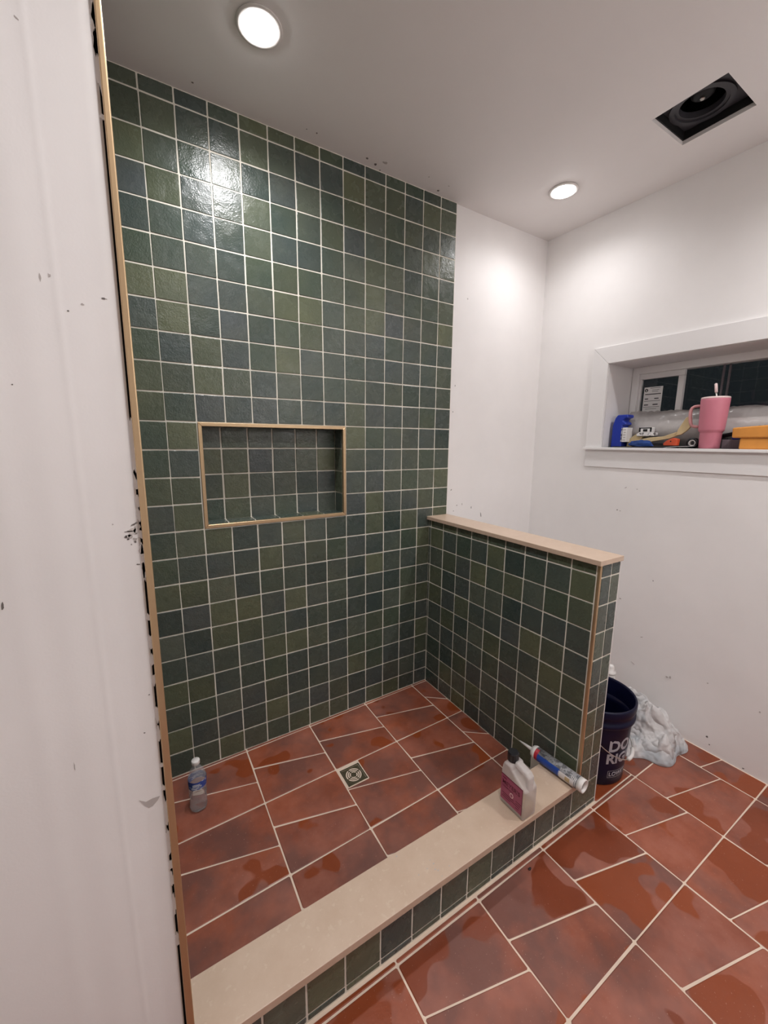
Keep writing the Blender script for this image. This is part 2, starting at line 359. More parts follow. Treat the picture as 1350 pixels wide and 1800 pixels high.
# ------------------------------------------------------------------ wall tiles
ckx = lambda k: -(k-1)*P
rz = lambda r: Z23+(23-r)*P
cols = [(ckx(k), ckx(k-1)) for k in range(12, 0, -1)]      # full columns
cols = [(XL-.001, ckx(12))] + cols + [(ckx(0), XE-.001)]
rows = [(rz(0), ZC-.0005)] + [(rz(r), rz(r-1)) for r in range(1, 24)] + [(None, rz(23))]
for (a, b) in cols:
    for (c, d) in rows:
        if c is None: c = zsh((a+b)/2, 0)+.001
        if a > -1.03 and b < -.40 and c > 1.07 and d < 1.50: continue            # niche
        if a >= ckx(0)-.001 and d < 1.03: continue                              # behind the half wall
        if a >= -.001 and d < 1.0 and b > XP: b2 = XP+.004
        else: b2 = b
        put_tile(wall_back, '-y', (0, 0, 0), a, b2, c, d)
# niche: trim frame and its own tiles
niche = B().box((NX0, .0, NZ0), (NX0+.001, .001, NZ0+.001)).obj('niche_corner', M['grout'], wall_back)
bpy.data.objects.remove(niche)
niche = B()
o0, o1, q0, q1 = ckx(11)+.002, ckx(5)-.001, rz(14)+.002, rz(10)-.001; tw = .0135
def quadbar(bm, pts, y0, y1):
    bm.prism(pts, y0, y1, ((0, 0, 0), (1, 0, 0), (0, 0, 1), (0, 1, 0)))
i0, i1, j0, j1 = o0+tw, o1-tw, q0+tw, q1-tw
for nm, pts in (('top', [(o0, q1), (o1, q1), (i1, j1), (i0, j1)]), ('bottom', [(o0, q0), (o1, q0), (i1, j0), (i0, j0)]), ('l', [(o0, q0), (i0, j0), (i0, j1), (o0, q1)]), ('r', [(o1, q0), (i1, j0), (i1, j1), (o1, q1)])):
    bb = B(); quadbar(bb, pts, -.0035, .012); bb.obj('niche_trim', M['bronze'], wall_back, bevel=.0012, seg=1)
ncx = [NX0, -.925, -.819, -.716, -.612, -.512, NX1]; ncz = [NZ0, 1.182, 1.2836, 1.387, NZ1]
for i in range(6):
    for j in range(4): put_tile(wall_back, '-y', (0, ND-.004, 0), ncx[i]+.0005, ncx[i+1]-.0005, ncz[j]+.0005, ncz[j+1]-.0005, .004)
    put_tile(wall_back, '+z', (0, 0, NZ0+.004), ncx[i]+.0005, ncx[i+1]-.0005, .014, ND-.006, .004)
    put_tile(wall_back, '-z', (0, 0, NZ1-.004), ncx[i]+.0005, ncx[i+1]-.0005, -(ND-.006), -.014, .004)
for j in range(4):
    put_tile(wall_back, '-x', (NX1-.004, 0, 0), -(ND-.006), -.014, ncz[j]+.0005, ncz[j+1]-.0005, .004)
    put_tile(wall_back, '+x', (NX0+.004, 0, 0), .014, ND-.006, ncz[j]+.0005, ncz[j+1]-.0005, .004)
# side wall of the shower
yk = [-.0015-P*k for k in range(0, 10)] 
for k in range(9):
    a, b = yk[k+1], yk[k]
    for (c, d) in rows:
        if c is None: c = zsh(XL, (a+b)/2)+.001
        if a < -.80 and d < .26: 
            continue
        put_tile(wall_left, '+x', (XL, 0, 0), max(a, -.931), b, max(c, .2) if a < -.80 else c, d, .002)
# half wall, inner face: u = -y
pj = lambda j: .1198+(j-1)*P
prow = [(rz(15), 1.0135)] + [(rz(r), rz(r-1)) for r in range(16, 24)] + [(None, rz(23))]
for (c, d) in prow:
    for j in range(0, 9):
        a, b = (pj(j), pj(j+1)) if j < 8 else (pj(8), .9275)
        cc = c if c is not None else max(zsh(XP, -(a+b)/2)+.001, .05)
        if j >= 7 and d < .17: continue
        if j == 0:
            k = (d-.07)/.95; a0 = .001; b0 = .0155*k+.003; 
            if b0 > .0075:
                bb0 = b0; me = tile_mesh([(-(bb0-a0)/2+.0012, -(d-cc)/2+G), ((bb0-a0)/2-.0012, -(d-cc)/2+G), ((bb0-a0)/2-.0012, (d-cc)/2-G), (-(bb0-a0)/2+.0012, (d-cc)/2-G)]); me.materials.append(M['glaze'])
                put_tile(wall_half, '-x', (XP, 0, 0), a0, bb0, cc, d, me=me)
            a = max(b0, .0025)
        put_tile(wall_half, '-x', (XP, 0, 0), a, b, cc, d)
# half wall, end face
er = [1.0135] + [.968-P*k for k in range(0, 9)]
for k in range(len(er)-1):
    for a, b in ((.0885, .147), (.147, XE)): put_tile(wall_half, '-y', (0, YE, 0), a, b, er[k+1], er[k], .003)
put_tile(wall_half, '-y', (0, YE, 0), .0461, XE, .0555, er[-1], .002)
for a, b in ((.0461, .147), (.147, XE)): put_tile(wall_half, '-y', (0, YE, 0), a, b, ZF+.004, .0555, .002)
B().box((XP-.001, YE-.0012, .194), (XP+.0092, YE+.0105, 1.0145)).obj('corner_trim', M['bronze'], wall_half, bevel=.002)
B().box((.0625, -.9478, 1.0155), (.2015, -.001, 1.0335)).obj('stone_cap', M['stone'], wall_half, bevel=.0015)
B().box((XE-.001, YE+.001, 0), (XE+.004, YE+.006, 1.0145)).obj('board_edge', M['mud'], wall_half)
# trim at the end of the side wall, ragged compound over the gap beside it
tr = B(); y0, y1 = -.9565, -.9362
tr.add([(-1.2296, y0, 0), (-1.2152, y0, 0), (-1.2152, y1, 0), (-1.2296, y1, 0), (-1.2128, y0, ZC), (-1.2068, y0, ZC), (-1.2068, y1, ZC), (-1.2128, y1, ZC)], [(3,2,1,0),(4,5,6,7),(0,1,5,4),(1,2,6,5),(2,3,7,6),(3,0,4,7)])
tr.obj('edge_trim', M['bronze'], wall_left, bevel=.0018, seg=2)
def patch(name, parent, o, u, v, nrm, w_, h, m, n=12, rot=0, jag=.35, th=.0004):
    o, u, v, nrm = map(Vector, (o, u, v, nrm)); pts = []
    for k in range(n):
        a = 2*math.pi*k/n; r = 1+random.uniform(-jag, jag); x, y = math.cos(a)*w_/2*r, math.sin(a)*h/2*r
        pts.append((x*math.cos(rot)-y*math.sin(rot), x*math.sin(rot)+y*math.cos(rot)))
    return B().prism(pts, -.0005, th, (o, u, v, nrm)).obj(name, m, parent)
for (py, hh) in ((20, .03), (45, .05), (75, .03), (110, .07), (205, .006), (790, .10), (845, .03), (880, .02), (905, .02), (940, .012), (965, .02), (985, .05), (1005, .03), (1085, .012), (1130, .03), (1160, .02), (1195, .02), (1255, .03), (1290, .03), (1345, .008), (1385, .010), (1430, .06), (1480, .05), (1520, .02), (1545, .03), (1590, .05), (1650, .03)):
    px = 163+(317-163)*(py/1700); q = on(px, py, 1, -.946)
    patch('compound_smear', wall_left, (q.x-.0008, -.9448, q.z), (1, 0, 0), (0, 0, 1), (0, -1, 0), .0062, hh, M['paint'], 16, 0, .28, .0012)

# ------------------------------------------------------------------ curb
curb = tag(bpy.data.objects.new('shower_curb', None), 'low green-tiled shower curb with a cream stone top', 'shower curb'); col.objects.link(curb); curb.location = (0, 0, 0)
box('curb_core', (XL-.003, YE+.0018, 0), (XP+.004, -.824, .1715), M['grout'], curb)
B().box((-1.2165, -.9515, .172), (XP-.0005, -.8165, .194)).obj('stone_cap', M['stone'], curb, bevel=.0015)
cx_ = [.0461-.1027*k for k in range(0, 13)]
for k in range(12):
    a, b = max(cx_[k+1], XL), cx_[k]
    put_tile(curb, '-y', (0, YE, 0), a, b, .0555, .1705, .003); put_tile(curb, '-y', (0, YE, 0), a, b, ZF+.004, .0555, .002)
    put_tile(curb, '+y', (0, -.8198, 0), -b, -a, zsh(b, -.82)+.003, .1705, .002)

# ------------------------------------------------------------------ floor tiles: straight joints every .30 m, slanted joints between them
TM = {}
def floor_tile(parent, poly, m, zf, g=.0023):
    # poly counter-clockwise, already in x, y; shrink by half a joint
    n = len(poly); pl = [Vector(p) for p in poly]; out = []
    for i in range(n):
        p, a, b = pl[i], pl[i-1], pl[(i+1) % n]
        e1, e2 = (p-a).normalized(), (b-p).normalized(); n1, n2 = Vector((-e1.y, e1.x)), Vector((-e2.y, e2.x))
        k = n1.dot(n2); out.append(p+(n1+n2)/(1+k)*g if k > -.95 else p)
    c = sum(out, Vector((0, 0)))/n
    me = tile_mesh([(p-c) for p in out], 'tile', .006, .0022, .0035, .0011); me.materials.append(m)
    o = bpy.data.objects.new('tile', me); col.objects.link(o); o.parent = parent
    z = zf(c.x, c.y); sx = (zf(c.x+.1, c.y)-z)/.1; sy = (zf(c.x, c.y+.1)-z)/.1; t = .0025
    o.location = (c.x, c.y, z); o.rotation_euler = (math.atan(sy)+random.uniform(-t, t), -math.atan(sx)+random.uniform(-t, t), 0)
    return o
def clip(poly, ax, val, keep_greater):
    out = []; n = len(poly)
    for i in range(n):
        a, b = Vector(poly[i]), Vector(poly[(i+1) % n]); ia = (a[ax] >= val) == keep_greater; ib = (b[ax] >= val) == keep_greater
        if ia: out.append(a)
        if ia != ib: out.append(a+(b-a)*((val-a[ax])/(b[ax]-a[ax])))
    return out
def clean(poly):
    out = []
    for p in poly:
        if not out or (p-out[-1]).length > .002: out.append(p)
    if len(out) > 1 and (out[0]-out[-1]).length < .002: out.pop()
    return out
def area(p): return sum(p[i-1].x*p[i].y-p[i].x*p[i-1].y for i in range(len(p)))/2
def lay(parent, xl, straight, dl, dr, m, zf, bounds, holes=()):
    x0, x1, y0, y1 = bounds; js = lambda: random.uniform(-.0015, .0015)
    for i in range(len(xl)-1):
        a, b = xl[i], xl[i+1]; lines = []
        for s_ in straight: lines += [(s_, s_), (s_+dl, s_+dr)]
        lines.sort(key=lambda q: -(q[0]+q[1]))
        for (t0, t1), (l0, l1) in zip(lines, lines[1:]):
            poly = [Vector((a, l0)), Vector((b, l1)), Vector((b, t1)), Vector((a, t0))]
            for ax, val, kg in ((0, x0, True), (0, x1, False), (1, y0, True), (1, y1, False)):
                if poly: poly = clip(poly, ax, val, kg)
            poly = clean(poly)
            if len(poly) < 3 or abs(area(poly)) < 2e-5: continue
            skip = False
            for h in holes:
                if h(poly): skip = True
            if skip: continue
            yield poly
rxl = [-1.935, -1.635, -1.335, -1.036, -.7355, -.4355, -.132, .1655, .4655, .7655, 1.07]
rst = [.251-.3027*k for k in range(0, 10)]
def under(p):                                # hidden below curb, half wall or shower
    c = sum(p, Vector((0, 0)))/len(p); return max(q.y for q in p) > YE-.0005 and c.x < XE and c.y > YE
zr = lambda x, y: ZF
def room_polys():
    for p in lay(floor, rxl, rst, -.117, -.190, M['terra'], zr, (XW, .897, YB, .005)):
        # cut around the curb and half wall block
        if max(q.y for q in p) <= YE-.001 or min(q.x for q in p) >= XE: yield p; continue
        lo = clean(clip(p, 1, YE-.005, False)) if min(q.y for q in p) < YE-.012 else []
        if len(lo) > 2 and area(lo) > 5e-5: yield lo
        if max(q.x for q in p) > XE+.01:
            hi = clean(clip(clip(p, 1, YE-.005, True), 0, XE+.006, True))
            if len(hi) > 2 and area(hi) > 5e-5: yield hi
for p in room_polys(): floor_tile(floor, p, M['terra'], zr)
sxl = [XL, -.9125, -.617, -.3135, -.0145, XP+.003]
sst = [.2865-.2975*k for k in range(0, 6)]
DX0, DX1, DY0, DY1 = -.6115, -.5195, -.4145, -.3225
for p in lay(shower_floor, sxl, sst, -.1125+.0, -.1875, M['terra_sh'], zsh, (XL+.001, XP+.003, -.823, .003)):
    xs_, ys_ = [q.x for q in p], [q.y for q in p]
    if min(xs_) < DX0 < max(xs_) and min(ys_) < DY1-.02 and max(ys_) > DY1-.02 and max(xs_) < -.2:
        # notch for the drain at the tile's far left corner
        q = sorted(p, key=lambda a: (a.x, a.y)); l = [a for a in p if a.x < -.5]; r = [a for a in p if a.x > -.4]
        ll, lt = min(l, key=lambda a: a.y), max(l, key=lambda a: a.y); rl, rt = min(r, key=lambda a: a.y), max(r, key=lambda a: a.y)
        p1 = [Vector((DX1, ll.y+(rl.y-ll.y)*.33)), rl, rt, Vector((DX1, lt.y))]; p2 = [ll, Vector((DX1, ll.y+(rl.y-ll.y)*.33)), Vector((DX1, DY0)), Vector((ll.x, DY0))]
        # one L-shaped tile
        pl = [ll, rl, rt, Vector((DX1+.001, lt.y)), Vector((DX1+.001, DY0-.001)), Vector((ll.x, DY0-.001))]
        floor_tile(shower_floor, pl, M['terra_sh'], zsh); continue
    floor_tile(shower_floor, p, M['terra_sh'], zsh)
# drain
dc = ((DX0+DX1)/2+.001, (DY0+DY1)/2); dr = thing('floor_drain', 'square metal drain with ring slots set in the shower floor', 'floor drain', (dc[0], dc[1], zsh(*dc)-.001))
dr.rotation_euler = (.012, -.02, 0)
h = .0435
bd = B()
for a, b in (((-h, -h), (h, -h+.005)), ((-h, h-.005), (h, h)), ((-h, -h), (-h+.005, h)), ((h-.005, -h), (h, h))): bd.box((*a, -.004), (*b, .0015))
bd.obj('frame', M['brass'], dr)
# plate: square with round centre cut out, then rings and spokes
n = 48; v = []; f = []
for k in range(n):
    a = 2*math.pi*k/n; c_, s_ = math.cos(a), math.sin(a); e = (h-.006)/max(abs(c_), abs(s_)); v += [(e*c_, e*s_, 0), (.0325*c_, .0325*s_, 0), (.0325*c_, .0325*s_, -.003)]
for k in range(n): q = (k+1) % n; f += [(3*k, 3*q, 3*q+1, 3*k+1), (3*k+1, 3*q+1, 3*q+2, 3*k+2)]
pyobj('plate', v, f, M['brass'], dr)
box('sump', (-h, -h, -.0045), (h, h, -.0035), M['dark'], dr)
B().lathe([(.0, .0), (.0115, .0), (.0115, -.003)], 32).obj('hub', M['brass'], dr)
for r0 in (.0165, .0245): B().lathe([(r0, 0), (r0+.0030, 0), (r0+.0030, -.003), (r0, -.003)], 40, True).obj('ring', M['brass'], dr)
for k in range(4):
    a = math.pi*k/2+.35; u = Vector((math.cos(a), math.sin(a), 0)); t = Vector((-u.y, u.x, 0))
    B().prism([(.010, -.0022), (.033, -.0022), (.033, .0022), (.010, .0022)], -.003, -.0002, ((0, 0, 0), u, t, (0, 0, 1))).obj('spoke', M['brass'], dr)

# ------------------------------------------------------------------ window
win = struct(bpy.data.objects.new('window_1', None)); col.objects.link(win)
def xw(y): return xr(y, 1.6)
rv = B(); x0a, x0b = xw(WY0)+.001, xw(WY1)+.001
rv.add([(x0a, WY0, WZ0), (WD, WY0, WZ0), (WD, WY0, WZ1), (x0a, WY0, WZ1), (x0b, WY1, WZ0), (WD, WY1, WZ0), (WD, WY1, WZ1), (x0b, WY1, WZ1)], [(0, 1, 2, 3), (7, 6, 5, 4), (3, 2, 6, 7), (1, 0, 4, 5)])
rv.obj('reveal', M['casing'], win)
def casing(pts, t=.012):                    # pts (y, z) on the wall
    b_ = B(); n = len(pts)
    b_.add([(xr(y, z)+.002, y, z) for y, z in pts]+[(xr(y, z)-t, y, z) for y, z in pts], [tuple(range(n)), tuple(reversed(range(n, 2*n)))]+[(k, (k+1) % n, n+(k+1) % n, n+k) for k in range(n)])
    return b_.obj('casing', M['casing'], win, bevel=.002)
cw = .086; ct = WZ1+cw+.002
casing([(WY0+.002, WZ1+.002), (WY1-.002, WZ1+.002), (WY1-cw, ct), (WY0+cw, ct)])
casing([(WY0+.002, WZ0), (WY0+.002, WZ1+.001), (WY0+cw, ct-.001), (WY0+cw, WZ0)]); casing([(WY1-.002, WZ0), (WY1-cw, WZ0), (WY1-cw, ct-.001), (WY1-.002, WZ1+.001)])
casing([(WY0+cw, WZ0-.105), (WY1-cw, WZ0-.105), (WY1-cw, WZ0-.013), (WY0+cw, WZ0-.013)], .006)
sl = B(); sl.add([(xw(WY0+.1)-.024, WY0+cw+.008, WZ0-.0135), (xw(WY1)-.024, WY1-cw-.008, WZ0-.0135), (WD, WY1-.0, WZ0-.0135), (WD, WY0, WZ0-.0135), (xw(WY0+.1)-.024, WY0+cw+.008, WZ0), (xw(WY1)-.024, WY1-cw-.008, WZ0), (WD, WY1, WZ0), (WD, WY0, WZ0)],
     [(0, 1, 2, 3), (7, 6, 5, 4), (0, 4, 5, 1), (1, 5, 6, 2), (2, 6, 7, 3), (3, 7, 4, 0)]); sl.obj('sill', M['casing'], win, bevel=.002)
def bar(a, b, name='frame_bar', m='casing', bev=.002): return box(name, a, b, M[m], win, bev)
zt_, zb_ = 1.786, 1.415
bar((WD-.03, WY0-.002, WZ0), (WD+.03, WY0-.036, WZ1)); bar((WD-.03, WY1+.002, WZ0), (WD+.03, WY1+.036, WZ1))
bar((WD-.03, WY0-.036, zt_), (WD+.03, WY1+.036, WZ1)); bar((WD-.03, WY0-.036, WZ0), (WD+.03, WY1+.036, zb_))
# sliding sash with its own frame on the side by the shower
bar((WD-.016, WY0-.036, 1.758), (WD+.006, -.662, zt_), 'sash_bar'); bar((WD-.016, WY0-.036, zb_), (WD+.006, -.047+WY0, 1.758), 'sash_bar'); bar((WD-.016, -.636, zb_), (WD+.006, -.662, 1.7578), 'sash_bar')
bar((WD+.010, -.806, zb_), (WD+.018, -.815, zt_), 'sash_bar', 'greybox'); bar((WD+.010, -.829, zb_), (WD+.018, -.838, zt_), 'sash_bar', 'greybox')
box('pane', (WD-.006, WY0-.045, zb_), (WD-.002, -.638, 1.76), M['glass'], win); box('pane', (WD+.008, -.66, zb_), (WD+.012, WY1+.036, zt_), M['glass'], win)
# printed notice behind the small pane
st = tag(box('window_sticker', (WD-.0075, -.4755, 1.585), (WD-.0065, -.566, 1.716), M['paper']), 'printed white notice stuck on the small window pane', 'sticker')
def pbar(y0, y1, z0, z1, m='black'): box('print_line', (WD-.0079, y0, z0), (WD-.0074, y1, z1), M[m], st)
B().lathe([(0, 0), (.010, 0)], 20).obj('x', M['black'])
bpy.data.objects.remove(bpy.data.objects['x'])
ring = B(); ring.prism([(math.cos(2*math.pi*k/18)*.0085, math.sin(2*math.pi*k/18)*.0085) for k in range(18)], 0, .0004, ((WD-.0075, -.487, 1.700), (0, -1, 0), (0, 0, 1), (-1, 0, 0))); ring.obj('print_emblem', M['black'], st)
box('print_emblem_core', (WD-.0081, -.4845, 1.695), (WD-.0078, -.4895, 1.703), M['paper'], st)
for (a, b, z, t) in ((.505, .555, 1.709, .0022), (.515, .55, 1.699, .002), (.515, .545, 1.691, .002), (.482, .56, 1.677, .0042), (.483, .50, 1.653, .005), (.53, .551, 1.653, .005), (.48, .56, 1.643, .002), (.482, .503, 1.622, .005), (.525, .55, 1.622, .0055), (.48, .558, 1.612, .0018), (.49, .545, 1.602, .0018)): pbar(-a, -b, z, z+t)

# ------------------------------------------------------------------ things on the sill
SZ = WZ0
def tmesh(txt, size, ext=.0004, bold=0.0, spacing=1.0):
    cu = bpy.data.curves.new('t', 'FONT'); cu.body = txt; cu.size = size; cu.extrude = ext; cu.offset = bold; cu.align_x = 'LEFT'; cu.space_character = spacing; cu.resolution_u = 3
    o = bpy.data.objects.new('t', cu); col.objects.link(o); bpy.context.view_layer.update()
    me = bpy.data.meshes.new_from_object(o.evaluated_get(bpy.context.evaluated_depsgraph_get())); bpy.data.objects.remove(o); return me
# blue bottle
bx = .985; t = thing('spray_bottle', 'blue plastic bottle at the window corner with a white label', 'bottle', (bx, -.462, SZ), 0)
pf = [(.030, 0), (.030, .112), (.020, .150), (.008, .168), (-.044, .168), (-.045, .152), (-.030, .148), (-.022, .138), (-.036, .128), (-.040, .118), (-.022, .112), (-.024, 0)]
B().prism(pf, -.03, .03, ((0, 0, 0), (0, 1, 0), (0, 0, 1), (1, 0, 0))).obj('body', M['blue'], t, bevel=.005, seg=3)
box('label', (-.0312, -.020, .030), (-.0302, -.0235, .10), M['pack'], t); box('label_panel', (-.030, -.0245, .028), (.026, -.0475, .102), M['paper'], t, .002)
for k in range(5): box('print_block', (-.0306, -.028-.004*(k % 2), .036+.013*k), (-.0299, -.043, .041+.013*k), M['scuff2'], t)
# roll wrapped in clear film
t = thing('film_roll', 'bulky roll wrapped in crinkled clear plastic along the window', 'plastic roll', (1.075, -.455, SZ), 0)
v = []; f = []; nu, nv = 110, 64
for i in range(nu+1):
    yy = -.62*i/nu; end = min(1, .55+.45*min(i, nu-i)/2)
    for k in range(nv):
        a = 2*math.pi*k/nv; r = 1 + .10*noise.noise(Vector((yy*9, math.cos(a)*2, math.sin(a)*2))) + .10*abs(noise.noise(Vector((yy*34, math.cos(a)*5+yy*9, math.sin(a)*5))))
        v.append((.062*end*r*math.cos(a), yy, max(.001, .094 + .094*end*r*math.sin(a) - .006)))
for i in range(nu):
    for k in range(nv): q = (k+1) % nv; f.append((i*nv+k, i*nv+q, (i+1)*nv+q, (i+1)*nv+k))
f += [tuple(reversed(range(nv))), tuple(nu*nv+k for k in range(nv))]
pyobj('wrap', v, f, M['film'], t, True)
B().tube([(0, -.02, .088), (0, -.60, .088)], .05, 24).obj('core', M['paper'], t, True)
# flat black board the small things lie on
t = tag(box('black_tray', (.905, -.470, SZ), (1.005, -.735, SZ+.006), M['black'], None, .002), 'flat black board lying under the clutter on the sill', 'board')
# kraft paper, two curled sheets
def sheet(name, path, x0, x1, th, m, label, cat, wob=.004):
    # path: (y, z) samples, swept in x
    nx = 7; v = []; f = []; n = len(path)
    for i, (y, z) in enumerate(path):
        for k in range(nx):
            x = x0+(x1-x0)*k/(nx-1); d = wob*noise.noise(Vector((x*40, y*20, 3)))
            v.append((x, y+d, z+abs(d)))
    for i in range(n-1):
        for k in range(nx-1): f.append((i*nx+k, i*nx+k+1, (i+1)*nx+k+1, (i+1)*nx+k))
    o = pyobj(name, v, f, M[m], None, True); s_ = o.modifiers.new('thick', 'SOLIDIFY'); s_.thickness = th; sub(o, 1)
    return tag(o, label, cat)
def sp(u, v, x): q = on(u, v, 0, x); return (q.y, q.z)
def flat(name, polys, x, th, m, label, cat):
    b_ = B()
    for k, pl in enumerate(polys):
        pts = [sp(*p, x) for p in pl]; b_.prism(pts, k*th*.7, k*th*.7+th, ((x, 0, 0), (0, 1, 0), (0, 0, 1), (1, 0, 0)))
    o = b_.obj(name, M[m], None, bevel=.0015, seg=1); return tag(o, label, cat)
flat('kraft_paper', [[(1188, 766), (1191, 756), (1197, 747), (1206, 734), (1212, 731), (1214, 750), (1207, 757), (1197, 764)], [(1112, 788), (1109, 779), (1112, 775), (1140, 769), (1165, 767), (1188, 759), (1192, 765), (1175, 771), (1140, 777), (1120, 788)]], .955, .012, 'kraft', 'curled tan kraft paper with an upright flap beside the pink tumbler', 'paper')
flat('folded_kraft', [[(1100, 789), (1103, 774), (1112, 767), (1128, 757), (1141, 756), (1133, 764), (1128, 770), (1118, 789)]], .990, .016, 'kraft', 'folded tan kraft paper lying next to the blue bottle', 'paper')
# printed pack
a = on(1128, 767, 0, 1.0); t = thing('printed_pack', 'black and white printed pack lying on the kraft paper', 'pack', (1.0, -.545, a.z), 0)
B().box((-.02, -.085, 0), (.02, .0, .018)).obj('body', M['pack'], t, bevel=.003)
pk = B().box((-.018, -.072, .0), (.012, -.008, .027)).obj('upper_pack', M['paper'], t, bevel=.004); pk.location = (0, 0, .0175)
for a, b, c, d in ((-.07, .004, -.062, .025), (-.018, .004, -.010, .025), (-.07, .021, -.01, .026), (-.05, .006, -.03, .018)): box('print_block', (-.0186, a, b), (-.0179, c, d), M['black'], pk)
# blue rag
def blob(name, c, rx, ry, rz_, m, label, cat, seed, amp=.35, fr=26, n=(28, 16), parent=None):
    v = []; f = []; nu, nv = n
    for j in range(nv+1):
        th = math.pi*j/nv
        for i in range(nu):
            ph = 2*math.pi*i/nu; d = Vector((math.sin(th)*math.cos(ph), math.sin(th)*math.sin(ph), math.cos(th)))
            r = 1+amp*(abs(noise.noise(d*1.9+Vector((seed, 0, 0))))*2-.4)+.25*amp*noise.noise(d*6+Vector((0, seed, 0)))
            v.append((d.x*rx*r, d.y*ry*r, max(0, rz_*(.45+d.z*r*.75))))
    for j in range(nv):
        for i in range(nu): q = (i+1) % nu; f.append((j*nu+i, (j+1)*nu+i, (j+1)*nu+q, j*nu+q))
    o = pyobj(name, v, f, M[m], parent, True); o.location = c; sub(o, 1)
    return tag(o, label, cat) if label else o
blob('blue_rag', (.925, -.60, SZ+.006), .016, .055, .026, 'bluerag', 'crumpled blue rag at the front of the sill', 'rag', 3.1)
# orange scraper
t = thing('scraper', 'orange red plastic scraper handle beside the pink tumbler', 'scraper', (.945, -.724, SZ+.012), -.15)
B().prism([(.028, 0), (-.032, 0), (-.034, .030), (-.012, .036), (.018, .022), (.030, .010)], -.010, .010, ((0, 0, 0), (0, 1, 0), (0, 0, 1), (1, 0, 0))).obj('handle', M['orange'], t, bevel=.002)
B().prism([(math.cos(2*math.pi*k/14)*.0035, math.sin(2*math.pi*k/14)*.003) for k in range(14)], 0, .0005, ((-.0102, -.004, .020), (0, 1, 0), (0, 0, 1), (-1, 0, 0))).obj('hang_hole', M['black'], t)
box('blade', (-.0015, .027, .004), (.0015, .085, .010), M['black'], t)
# paper scraps
o = sheet('paper_slip', [sp(*p, .915) for p in ((1166, 788), (1180, 786), (1200, 785), (1213, 785), (1221, 784))], .902, .93, .0015, 'paper', 'small white paper slip at the front edge of the sill', 'paper', .001)
# tape roll
t = thing('tape_roll', 'black tape roll with white core behind the tumbler handle', 'tape', (.975, -.802, SZ+.022+.012), 0)
def ringx(name, r0, r1, w_, m):
    o = B().lathe([(r0, -w_), (r1, -w_), (r1, w_), (r0, w_)], 28, True).obj(name, M[m], t, True, ); o.rotation_euler = (0, math.pi/2, 0); return o
ringx('tape', .014, .0235, .012, 'black'); ringx('core', .0105, .0142, .0125, 'white')
t.location.z = SZ+.0245
# pink tumbler
TX, TY = .955, -.872; t = thing('tumbler', 'pink insulated tumbler with handle and straw on the sill', 'tumbler', (TX, TY, SZ))
B().lathe([(.036, 0), (.0375, .002), (.0395, .066), (.0405, .072), (.0455, .078), (.0465, .084), (.0515, .205), (.0512, .214), (.050, .216)], 48).obj('body', M['pink'], t, True)
B().lathe([(.0505, .214), (.0515, .2155), (.0505, .221), (.046, .2225), (.0, .2225)], 48).obj('lid', M['pale'], t, True)
hd = [(-.004, .045, .188), (-.008, .074, .188), (-.010, .085, .178), (-.010, .084, .140), (-.009, .078, .108), (-.008, .070, .097), (-.004, .043, .097)]
ho = B().tube(hd, .0075, 12).obj('handle', M['pinkh'], t, True); sub(ho, 1)
B().tube([(0, -.006, .20), (0, .002, .245)], .0032, 10).obj('straw', M['steel'], t, True)
B().tube([(0, .0015, .242), (0, .0045, .262), (0, .007, .278), (0, .0075, .281)], [.0052, .0056, .0056, .003], 12).obj('straw_tip', M['pale'], t, True)
# sponges
sa = B().box((.915, -.988, SZ), (.975, -1.115, SZ+.045)).obj('sponge', M['sponge'], None, bevel=.006, seg=3); tag(sa, 'orange sponge lying flat on the sill, lower of two', 'sponge', 'orange sponges on the sill')
sb = B().add([(.910, -.962, SZ+.046), (.980, -.962, SZ+.046), (.980, -1.10, SZ+.046), (.910, -1.10, SZ+.046), (.910, -.960, SZ+.088), (.980, -.960, SZ+.088), (.980, -1.10, SZ+.098), (.910, -1.10, SZ+.098)], [(3,2,1,0),(4,5,6,7),(0,1,5,4),(1,2,6,5),(2,3,7,6),(3,0,4,7)]).obj('sponge', M['sponge'], None, bevel=.006, seg=3)
tag(sb, 'orange sponge resting on top of the other sponge', 'sponge', 'orange sponges on the sill')
# grey box, caulk gun
tag(box('grey_box', (.985, -.905, SZ), (1.012, -1.06, SZ+.040), M['greybox'], None, .002), 'low grey box behind the tumbler and sponges', 'box')
t = thing('caulk_gun', 'black caulking gun lying behind the pink tumbler', 'tool', (1.0, -.90, SZ+.0405), 0)
B().tube([(0, .02, .010), (0, -.06, .030), (0, -.125, .050)], .009, 12).obj('barrel', M['black'], t, True); B().tube([(0, -.122, .049), (0, -.140, .055)], .006, 12).obj('tip', M['steel'], t, True)
box('blue_grip', (-.008, -.058, .0), (.008, -.036, .022), M['blue'], t, .003)
box('trigger', (-.005, -.02, .0), (.005, .01, .008), M['black'], t, .002)

